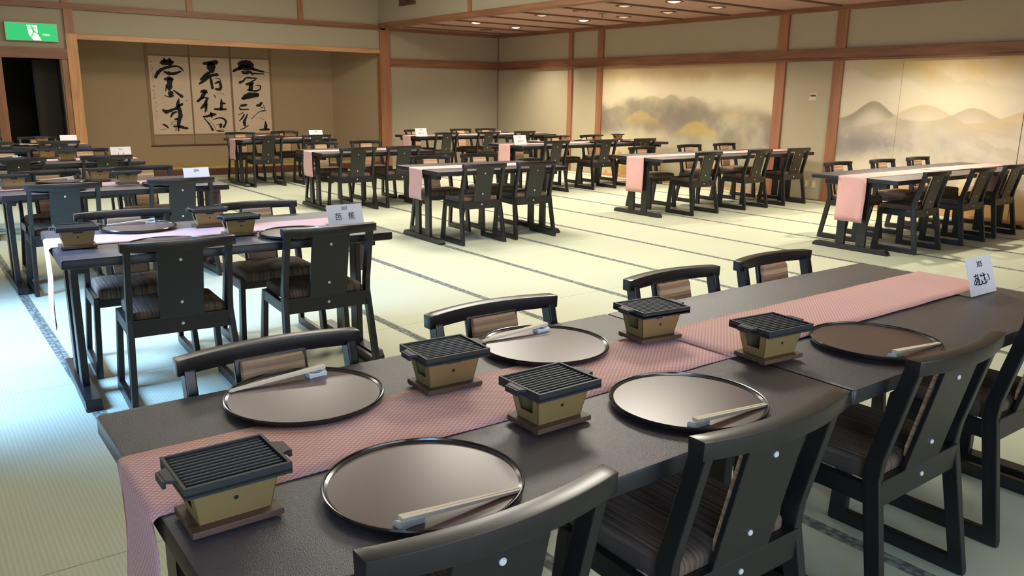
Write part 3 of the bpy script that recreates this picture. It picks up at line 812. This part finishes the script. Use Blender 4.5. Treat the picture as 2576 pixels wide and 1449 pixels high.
# T2
r = -.045
D = 'the table with sign 207'
table('', 1.325, 4.37, r, 'black table with sign 207, behind the foreground table on the left')
setrunner(make_runner(-.80, .80, .40, .3, seed=2), 1.325, 4.40, r, 'pink runner on the table with sign 207, its left end in daylight')
chairs(D, [(.96, 3.765), (1.685, 3.76)], 0, -.05, 'near', 3.875, (.95, 1.72)); chairs(D, [(.95, 4.77), (1.755, 4.77)], 0, -.045, 'far', 4.85, (.95, 1.72))
setting(.99, 4.665, 'far', 'on the far side of the table with sign 207', r)
setting(.985, 4.06, 'near', 'behind the left chair back at table 207', r)
setting(1.625, 4.045, 'near', 'in front of sign 207', r)
grill(.625, 4.25, r, 'small grill on the left corner of the table with sign 207')
grill(1.325, 4.56, r, 'far one of the two adjoining grills on the table with sign 207')
grill(1.375, 4.20, r, 'near one of the two adjoining grills on the table with sign 207')
sign_card((2.0, 4.26, ZT+.004), -.03, '207', '芭蕉', 'white card reading 207 on the table at left', .215, .115, gaps=[-.2, .17])
# T3
D = 'the second table of the left column'
table('', 1.33, 7.13, 0, 'black table with sign 204, second behind the foreground on the left')
setrunner(make_runner(-.80, .80, .3, .3, seed=3), 1.33, 7.13, 0, 'pink runner on the table with sign 204')
chairs(D, [(.91, 6.60), (1.735, 6.64)], 0, .0, 'near', 6.668, (.92, 1.74)); chairs(D, [(.95, 7.60), (1.77, 7.72)], 0, 0, 'far', 7.592, (.92, 1.74))
setting(1.03, 7.42, 'far', 'on the far side of the second left table')
setting(.92, 6.86, 'near', 'behind the left chair back at the second left table')
setting(1.70, 6.86, 'near', 'behind the right chair back at the second left table')
grill(.665, 7.12, 0, 'grill at the left end of the table with sign 204')
grill(1.305, 7.42, 0, 'far one of two adjoining grills on the table with sign 204')
grill(1.44, 7.05, 0, 'near one of two adjoining grills on the table with sign 204')
sign_card((1.945, 6.93, ZT+.004), 0, '204', '', 'white card reading 204 on the second table at left', .205, .125)
# T4
D = 'the third table of the left column'
table('', 1.33, 9.90, 0, 'black table, third of the left column')
setrunner(make_runner(-.80, .80, .3, .3, seed=5), 1.33, 9.90, 0, 'pink runner on the third table of the left column')
chairs(D, [(.92, 9.28), (1.71, 9.28)], 0, 0, 'near', 9.438, (.92, 1.74)); chairs(D, [(.93, 10.42), (1.72, 10.44)], 0, 0, 'far', 10.362, (.92, 1.74))
setting(.93, 10.20, 'far', 'on the far side of the third left table')
setting(1.0, 9.62, 'near', 'behind the left chair back at the third left table')
setting(1.78, 9.62, 'near', 'behind the right chair back at the third left table')
grill(1.30, 10.18, 0, 'far grill on the third table of the left column')
grill(1.43, 9.80, 0, 'near grill on the third table of the left column')
sign_card((1.975, 9.86, ZT+.004), 0, '', '', 'white card on the third table of the left column', .21, .13, marks=2)
# T5
D = 'the farthest table of the left column'
table('', 1.33, 12.90, 0, 'black table, farthest of the left column, before the dark doorway')
setrunner(make_runner(-.80, .80, .3, .3, seed=6), 1.33, 12.90, 0, 'pink runner on the farthest table of the left column')
chairs(D, [(.95, 12.25), (1.71, 12.25)], 0, 0, 'near', 12.438, (.92, 1.74)); chairs(D, [(.93, 13.32), (1.60, 13.32)], 0, 0, 'far', 13.362, (.92, 1.74))
setting(1.42, 12.66, 'near', 'on the farthest left table')
grill(1.62, 13.03, 0, 'grill on the farthest table of the left column')
sign_card((1.94, 12.98, ZT+.004), 0, '', '', 'blank-looking white card on the farthest table of the left column', .21, .12)
# column B
XB = 5.02
for (yy, rz, nm, cn, cf, hang) in ((7.19, -.05, 'the nearest table of the middle column', [(4.58, 6.58), (5.235, 6.60)], [(4.66, 7.70), (5.40, 7.73)], .31),
                             (10.05, -.03, 'the second table of the middle column', [(4.62, 9.42), (5.27, 9.40)], [(4.68, 10.63), (5.42, 10.66)], .32),
                             (13.28, 0, 'the farthest table of the middle column', [(4.64, 12.62), (5.50, 12.66)], [(4.66, 13.86), (5.52, 13.93)], .32)):
    x = {7.19: 5.01, 10.05: 5.06, 13.28: 5.14}[yy]
    table('', x, yy, rz, 'black table, '+nm.replace('the ', ''))
    setrunner(make_runner(-.80, .80, hang, .3, seed=int(yy)), x, yy, rz, 'pale pink runner on '+nm)
    chairs(nm, cn, 0, rz, 'near', yy-.47-abs(rz)*.5, (x-.41, x+.41)); chairs(nm, cf, 0, rz, 'far', yy+.47+abs(rz)*.5, (x-.41, x+.41))
setting(4.95, 13.62, 'far', 'on the far side of the farthest middle table')
setting(4.75, 13.02, 'near', 'on the near side of the farthest middle table')
grill(5.40, 13.62, 0, 'grill on the farthest table of the middle column')
sign_card((5.66, 13.05, ZT+.004), 0, '', '', 'white card on the farthest table of the middle column', .24, .14, marks=2)
# column C: pairs of tables
for (yy, x, nm, cn, cf, hang, sd) in (
        (4.38, 7.50, 'the nearest long table of the right column', [(7.98, 3.80), (8.90, 3.78), (9.70, 3.80)], [(8.15, 4.95), (9.02, 4.93), (9.84, 4.94)], .44, 21),
        (7.36, 7.50, 'the second long table of the right column', [(8.16, 6.78), (9.20, 6.83), (10.08, 6.85)], [(8.16, 7.90), (9.22, 7.98), (10.06, 8.02)], .44, 22),
        (10.25, 7.56, 'the third long table of the right column', [(8.05, 9.65), (9.08, 9.74), (9.96, 9.78)], [(8.22, 10.80), (9.06, 10.82), (9.90, 10.85)], .44, 23),
        (13.30, 7.56, 'the farthest long table of the right column', [(7.98, 12.68), (8.90, 12.70), (9.76, 12.74)], [(8.06, 13.84), (9.14, 13.90), (9.76, 13.92)], .36, 24)):
    put(get(TL), (x+1.603, yy, .0013), 0, 'long black table, '+nm, 'long black banquet tables')
    a = make_runner(-.80, .78, hang, 0, .30, seed=sd); setrunner(a, x+.80, yy, 0, 'pink runner, left half of '+nm)
    b = make_runner(-.86, .80, 0, .35, .30, seed=sd+9, z=ZT+.0045, skew=-.003); setrunner(b, x+2.405, yy, 0, 'pink runner, right half of '+nm)
    chairs(nm, cn, 0, 0, 'near', yy-.462, (x+.39, x+2.82)); chairs(nm, cf, 0, 0, 'far', yy+.462, (x+.39, x+2.82))
setting(8.45, 10.52, 'far', 'left one on the third right long table')
setting(9.45, 10.52, 'far', 'right one on the third right long table', 0, ZT+.0202)
setting(9.35, 10.0, 'near', 'on the near side of the third right long table', 0, ZT+.0202)
setting(10.05, 10.0, 'near', 'at the near right of the third right long table', 0, ZT+.0202)
grill(8.92, 10.45, 0, 'left one of three grills on the third right long table')
grill(9.72, 10.5, 0, 'middle one of three grills on the third right long table')
grill(10.30, 10.58, 0, 'right one of three grills on the third right long table')
setting(9.9, 13.6, 'far', 'on the farthest right long table')
sign_card((7.74, 10.12, ZT+.004), 0, '', '', 'white card on the left end of the third right long table', .24, .15, marks=4)
sign_card((7.66, 12.98, ZT+.004), 0, '', '', 'white card on the left end of the farthest right long table', .24, .15, marks=3)

# ------------------------------------------------------------------ exit sign over the doorway
ex = empty('exit_sign', (1.555, YB-.07, 2.215)); tag(ex, 'green illuminated exit sign with running figure above the dark doorway', 'exit sign')
W_, H_ = .72, .275
box('case', M['signcase'], ex, 0, W_, 0, .07, 0, H_, .004)
MB().box(.014, W_-.014, -.004, .0, .014, H_-.014).build('green_panel', M['green'], ex)
dm = MB(); dm.prism([(.30, H_-.035), (.44, H_-.035), (.445, .10), (.485, .014), (.375, .014), (.32, .09)], lambda a, b, t: (a, -.0045-t, b), 0, .001)
dm.build('doorway_mark', M['exitwhite'], ex)
rm = MB()
def limb(mb, pts, wds, y=-.0062):
    for (a, b, c, d), (w0, w1) in zip([(p[0], p[1], q[0], q[1]) for p, q in zip(pts[:-1], pts[1:])], zip(wds[:-1], wds[1:])):
        L = math.hypot(c-a, d-b) or 1; nx, ny = -(d-b)/L, (c-a)/L
        mb.prism([(a+nx*w0, b+ny*w0), (a-nx*w0, b-ny*w0), (c-nx*w1, d-ny*w1), (c+nx*w1, d+ny*w1)], lambda u, v, t: (u, y-t, v), 0, .0006)
hc = (.358, .222); rm.prism([(hc[0]+.014*math.cos(2*PI*i/14), hc[1]+.014*math.sin(2*PI*i/14)) for i in range(14)], lambda u, v, t: (u, -.0062-t, v), 0, .0006)
limb(rm, [(.368, .205), (.392, .15)], [.014, .013]); limb(rm, [(.372, .20), (.335, .19), (.315, .175)], [.006, .006, .005])
limb(rm, [(.375, .198), (.41, .195), (.43, .178)], [.006, .006, .005]); limb(rm, [(.39, .15), (.42, .122), (.462, .105)], [.010, .008, .006])
limb(rm, [(.388, .15), (.368, .10), (.345, .055)], [.010, .008, .006])
rm.build('running_figure', M['green'], ex)
lettering('非常口', .036, ex, M['exitwhite'], (.555, -.005, .098), (PI/2, 0, 0))

# ------------------------------------------------------------------ three hanging scrolls in the alcove
def ribbon(mb, pts, mapf):
    P = [(Vector((a, b)), w_) for a, b, w_ in pts]
    fine = []
    for i in range(len(P)-1):
        p0 = P[max(i-1, 0)][0]; p1, w1_ = P[i]; p2, w2_ = P[i+1]; p3 = P[min(i+2, len(P)-1)][0]
        for k in range(5):
            t = k/5
            q = .5*((2*p1)+(p2-p0)*t+(2*p0-5*p1+4*p2-p3)*t*t+(3*p1-p0-3*p2+p3)*t**3)
            fine.append((q, w1_+(w2_-w1_)*t))
    fine.append(P[-1])
    n = len(fine); L = []; Rr = []
    for i, (q, w_) in enumerate(fine):
        d = (fine[min(i+1, n-1)][0]-fine[max(i-1, 0)][0]); d = d.normalized() if d.length else Vector((1, 0))
        nn = Vector((-d.y, d.x)); ww = w_/2*(1+.16*math.sin(i*2.3+q.x))
        ww *= (.72 if i in (0, n-1) else 1)
        L.append(q+nn*ww); Rr.append(q-nn*ww)
    d0 = (fine[0][0]-fine[1][0]).normalized()*fine[0][1]*.28; d1 = (fine[-1][0]-fine[-2][0]).normalized()*fine[-1][1]*.28
    L = [L[0]]+L+[L[-1]]; Rr = [Rr[0]]+Rr+[Rr[-1]]
    L[0] = fine[0][0]+d0+(L[1]-fine[0][0])*.5; Rr[0] = fine[0][0]+d0+(Rr[1]-fine[0][0])*.5
    L[-1] = fine[-1][0]+d1+(L[-2]-fine[-1][0])*.5; Rr[-1] = fine[-1][0]+d1+(Rr[-2]-fine[-1][0])*.5
    vs = [mapf(*v) for v in L]+[mapf(*v) for v in Rr]; m_ = len(L)
    mb.add(vs, [(i, i+1, m_+i+1, m_+i) for i in range(m_-1)])
S1 = [[(250,205,60),(320,195,110),(400,195,115),(450,190,50)],[(300,130,25),(320,190,60)],[(385,125,25),(400,190,60)],
 [(165,450,50),(210,360,60),(290,300,50),(400,265,38),(520,255,26),(585,290,26),(615,330,22)],[(300,350,30),(380,375,60),(470,375,50),(575,335,30)],
 [(310,475,40),(380,455,60),(445,470,50)],[(395,470,90),(390,560,95),(385,640,80)],[(340,560,20),(330,670,15)],[(415,690,105),(400,735,85)],[(310,740,15),(400,765,20),(460,740,20)],[(450,650,20),(520,700,40),(600,760,50)],
 [(540,790,25),(525,900,60),(555,1000,75),(565,1080,70),(540,1180,60),(535,1340,18)],[(520,920,50),(600,880,45)],[(285,975,40),(330,1010,60),(420,985,50),(510,945,40)],[(410,1095,30),(450,1030,45),(515,1010,20)],[(470,1140,25),(520,1130,50)],[(400,1200,8),(510,1160,8)],[(400,1220,6),(520,1225,8)],[(285,1220,30),(330,1240,30),(370,1280,25)],[(450,1255,25),(560,1260,45),(640,1285,45),(690,1290,30)],[(230,1310,4),(350,1300,8)],[(495,1280,15),(490,1340,12)],[(660,820,14),(672,826,14)]]
S2 = [[(235,190,50),(330,185,70),(450,160,70)],[(345,190,110),(360,260,130),(375,320,90)],[(330,340,70),(260,400,60),(190,460,40)],[(465,370,50),(380,380,50),(290,440,45),(170,530,40)],[(350,430,30),(365,520,50),(380,600,50)],[(420,520,30),(480,490,40),(510,540,50),(500,610,50),(420,610,30)],[(420,430,10),(490,440,15),(515,500,15)],
 [(190,660,30),(250,650,70),(290,670,50)],[(260,670,60),(200,760,50),(135,820,30)],[(150,840,10),(230,760,30),(320,770,25)],[(290,790,50),(250,880,60),(195,940,30)],[(280,850,25),(265,1000,25)],[(295,850,15),(290,990,12)],[(400,700,12),(430,750,20)],[(430,680,5),(520,680,6),(590,720,5)],[(520,780,20),(525,860,50),(520,940,50)],[(545,850,40),(585,850,30)],[(410,945,30),(500,950,45),(605,950,30)],
 [(225,1070,20),(290,1070,40),(370,1040,60),(440,1035,25)],[(350,1000,30),(370,1080,50)],[(240,1090,15),(330,1200,25),(380,1290,40),(400,1310,20)],[(330,1120,5),(400,1220,8),(450,1330,5)],[(390,1130,12),(480,1095,20),(560,1110,30),(600,1170,35),(560,1260,35)],[(440,1210,8),(500,1215,15)],[(515,1200,50),(515,1260,45)],[(440,1310,8),(560,1300,8)],[(460,1320,15),(565,1325,25)]]
S3 = [[(170,200,60),(230,190,110),(330,200,120),(395,215,60)],[(180,250,80),(300,255,90),(400,270,60)],[(90,320,40),(150,285,50),(220,265,50)],[(400,280,50),(490,300,35),(580,320,25)],[(570,350,20),(480,350,20),(410,345,30)],[(230,320,50),(270,345,50),(330,320,60)],[(350,320,40),(400,370,35)],[(610,330,15),(635,330,15)],
 [(185,505,45),(240,480,35),(290,425,25),(370,425,25),(460,430,25)],[(440,450,20),(360,490,25)],[(290,530,40),(350,520,60),(400,510,50)],[(370,530,70),(360,620,70)],[(430,550,8),(500,545,20),(515,600,25),(440,640,30),(310,620,30)],[(225,770,40),(290,720,60),(370,690,60),(490,690,30)],[(240,780,30),(350,745,45),(490,715,40)],
 [(205,890,40),(300,870,40)],[(190,910,20),(210,950,25),(335,945,20)],[(170,1045,10),(250,1000,15)],[(190,1140,20),(240,1080,25),(260,1030,25)],[(310,1030,20),(290,1090,30),(265,1150,50),(275,1220,50)],[(200,1290,8),(250,1270,20),(330,1220,15)],[(460,880,40),(500,880,50),(540,830,40)],[(565,870,10),(590,950,15)],[(600,970,25),(500,990,12),(380,1110,12)],[(530,920,20),(550,915,20)],[(500,1080,4),(590,1130,8)],[(600,1150,15),(610,1220,50),(600,1270,50)],[(500,1295,15),(590,1290,45),(665,1290,40)]]
ZP0, ZP1 = .675, 2.12
for (xa, xb, strokes, L0, L1, R0, R1, yt, yb, lab) in (
        (3.945, 4.665, S1, (45, 95), (150, 1390), (690, 95), (780, 1370), 95, 1385, 'left hanging scroll, with a small signature column at its left'),
        (4.70, 5.445, S2, (20, 95), (110, 1360), (640, 105), (725, 1360), 95, 1360, 'middle hanging scroll of bold black calligraphy'),
        (5.49, 6.245, S3, (55, 120), (130, 1320), (640, 125), (715, 1330), 118, 1345, 'right hanging scroll of bold black calligraphy')):
    t = empty('hanging_scroll', (xa, YA-.012, 0)); tag(t, lab, 'hanging scroll', 'calligraphy scrolls in the alcove')
    w_ = xb-xa
    MB().box(-.055 if strokes is S1 else -.016, w_+(.014 if strokes is not S3 else .055), -.004, 0, .47, 2.50).build('mount', M['mount'], t)
    for s in (0, 1): MB().box((-.052 if s == 0 and strokes is S1 else -.018) if s == 0 else w_+.004, (-.004) if s == 0 else w_+(.013 if strokes is not S3 else .052), -.005, -.004, .47, 2.50).build('side_band', M['mountstripe'], t)
    MB().box(0, w_, -.006, -.004, ZP0, ZP1).build('paper', M['washi'], t)
    MB().box(-.01, w_+.01, -.0065, -.004, ZP1, ZP1+.03).build('top_band', M['mountstripe'], t)
    MB().box(-.01, w_+.01, -.0065, -.004, ZP0-.03, ZP0).build('bottom_band', M['mountstripe'], t)
    ro = MB(); ro.loft([[(x, -.006+.014*math.cos(a), .46+.014*math.sin(a)) for a in [2*PI*i/12 for i in range(12)]] for x in (-.07 if strokes is S1 else -.015, w_+.014)])
    ro.build('roller', M['sillwood'], t)
    def mapf(x, y, L0=L0, L1=L1, R0=R0, R1=R1, yt=yt, yb=yb, w_=w_):
        l = L0[0]+(L1[0]-L0[0])*(y-L0[1])/(L1[1]-L0[1]); r_ = R0[0]+(R1[0]-R0[0])*(y-R0[1])/(R1[1]-R0[1])
        return ((x-l)/(r_-l)*w_, -.0068, ZP1-(ZP1-ZP0)*(y-yt)/(yb-yt))
    mb = MB()
    for st in strokes: ribbon(mb, st, mapf)
    mb.build('brush_strokes', M['ink'], t, fix=False)
    if strokes is S1:
        mb = MB(); rr = random.Random(3)
        for k in range(15):
            cx_ = 95+k*6.6; cy_ = 200+k*66
            for q in range(4):
                a = rr.uniform(-22, 22); b = rr.uniform(-22, 22)
                ribbon(mb, [(cx_+a-8, cy_+b, 5), (cx_+a+rr.uniform(2, 12), cy_+b+rr.uniform(-9, 9), 4)], mapf)
        mb.build('signature', M['ink'], t, fix=False)

# ------------------------------------------------------------------ switches and outlets on the right wall
t = empty('wall_switch', (XR-.004, 7.20, 1.52)); tag(t, 'metal wall switch plate between the two murals', 'switch')
box('plate', M['plate'], t, 0, .004, -.06, .06, -.055, .055)
for dy, dz in ((-.03, .018), (.0, .018), (.03, .018), (-.03, -.018), (.0, -.018), (.03, -.018)):
    box('rocker', M['plate2'] if dz < 0 else M['iron'], t, -.006, 0, dy-.011, dy+.011, dz-.012, dz+.012)
for k, yy in enumerate((7.17, 7.05)):
    t = empty('wall_outlet', (XR-.004, yy, .235)); tag(t, ['left beige wall outlet near the floor between the murals', 'right beige wall outlet near the floor between the murals'][k], 'outlet', 'wall outlets')
    box('plate', M['plate'], t, 0, .004, -.035, .035, -.06, .06)
    box('socket', M['plate2'], t, -.004, 0, -.016, .016, -.035, .035)
# ------------------------------------------------------------------ ceiling downlights in the low ceiling
def downlight(x, y, kind, label):
    t = empty('ceiling_downlight', (x, y, ZL-.001)); tag(t, label, 'downlight', 'recessed downlights of the low ceiling')
    rings = []; prof = [(.13, 0), (.13, -.008), (.115, -.012), (.105, -.010), (.085, .0)]
    mb = MB(); seg = 28; n = len(prof); vs = []; fs = []
    for i in range(seg):
        a = 2*PI*i/seg
        for r_, z_ in prof: vs.append((r_*math.cos(a), r_*math.sin(a), z_))
    for i in range(seg):
        for k in range(n-1):
            a = i*n+k; d = ((i+1) % seg)*n+k; fs.append((a, a+1, d+1, d))
    mb.add(vs, fs); mb.build('ring', M['batten'], t, smooth=True)
    MB().lathe([(.088, -.004), (.07, -.012), (.03, -.022), (.02, -.024)], 24).build('lamp', {'on': M['lamp_on'], 'half': M['lamp_half'], 'off': M['lamp_off']}[kind], t, smooth=True)
    if kind != 'off':
        d = bpy.data.lights.new('lamp_glow', 'SPOT'); d.energy = 270 if kind == 'on' else 80; d.color = (1, .90, .74); d.spot_size = 2.2; d.spot_blend = .8; d.shadow_soft_size = .06
        o = bpy.data.objects.new('lamp_glow', d); COL.objects.link(o); o.location = (0, 0, -.04); o.parent = t
for x, y, k, lab in [(8.85, 12.94, 'on', 'brightest downlight nearest the bulkhead at the far end'), (9.99, 13.23, 'on', 'bright downlight nearest the far corner'),
                (9.93, 11.18, 'on', 'bright downlight over the third right table'), (8.93, 8.17, 'on', 'bright downlight cut by the top of the picture'),
                (8.84, 13.9, 'off', 'unlit downlight farthest along the bulkhead'), (9.91, 14.14, 'off', 'unlit downlight closest to the back wall'),
                (8.84, 10.99, 'half', 'dim downlight along the bulkhead, third from the far end'), (8.84, 10.03, 'off', 'unlit downlight along the bulkhead, fourth from the far end'),
                (8.82, 9.04, 'half', 'dim downlight along the bulkhead, near the top edge'), (9.98, 10.23, 'half', 'dim downlight over the third right long table'),
                (9.93, 9.20, 'half', 'dim downlight above the second right long table'), (9.90, 8.21, 'half', 'dim downlight nearest the mural post'),
                (8.9, 4.6, 'on', 'downlight out of the picture over the nearest right table'), (9.9, 5.2, 'on', 'downlight out of the picture, right of the nearest right table')]:
    downlight(x, y, k, lab)
t = empty('sprinkler', (9.37, 10.10, ZL)); tag(t, 'small ceiling sprinkler head among the downlights', 'sprinkler')
MB().lathe([(.075, 0), (.075, -.006), (.03, -.010)], 20).build('rose', M['lamp_off'], t, smooth=True)
MB().lathe([(.010, -.010), (.010, -.05), (.026, -.052), (.026, -.055)], 14).build('head', M['lamp_off'], t, smooth=True)
t = empty('air_vent', (XE-.034, 14.0, 3.18)); tag(t, 'dark air vent high on the bulkhead, cut by the top edge', 'vent')
MB().box(-.02, .0, -.30, .30, -.07, .07).build('vent_frame', M['batten'], t)
for k in range(4): box('louvre', M['dark'], t, -.026, -.018, -.27, .27, -.052+k*.03, -.040+k*.03)
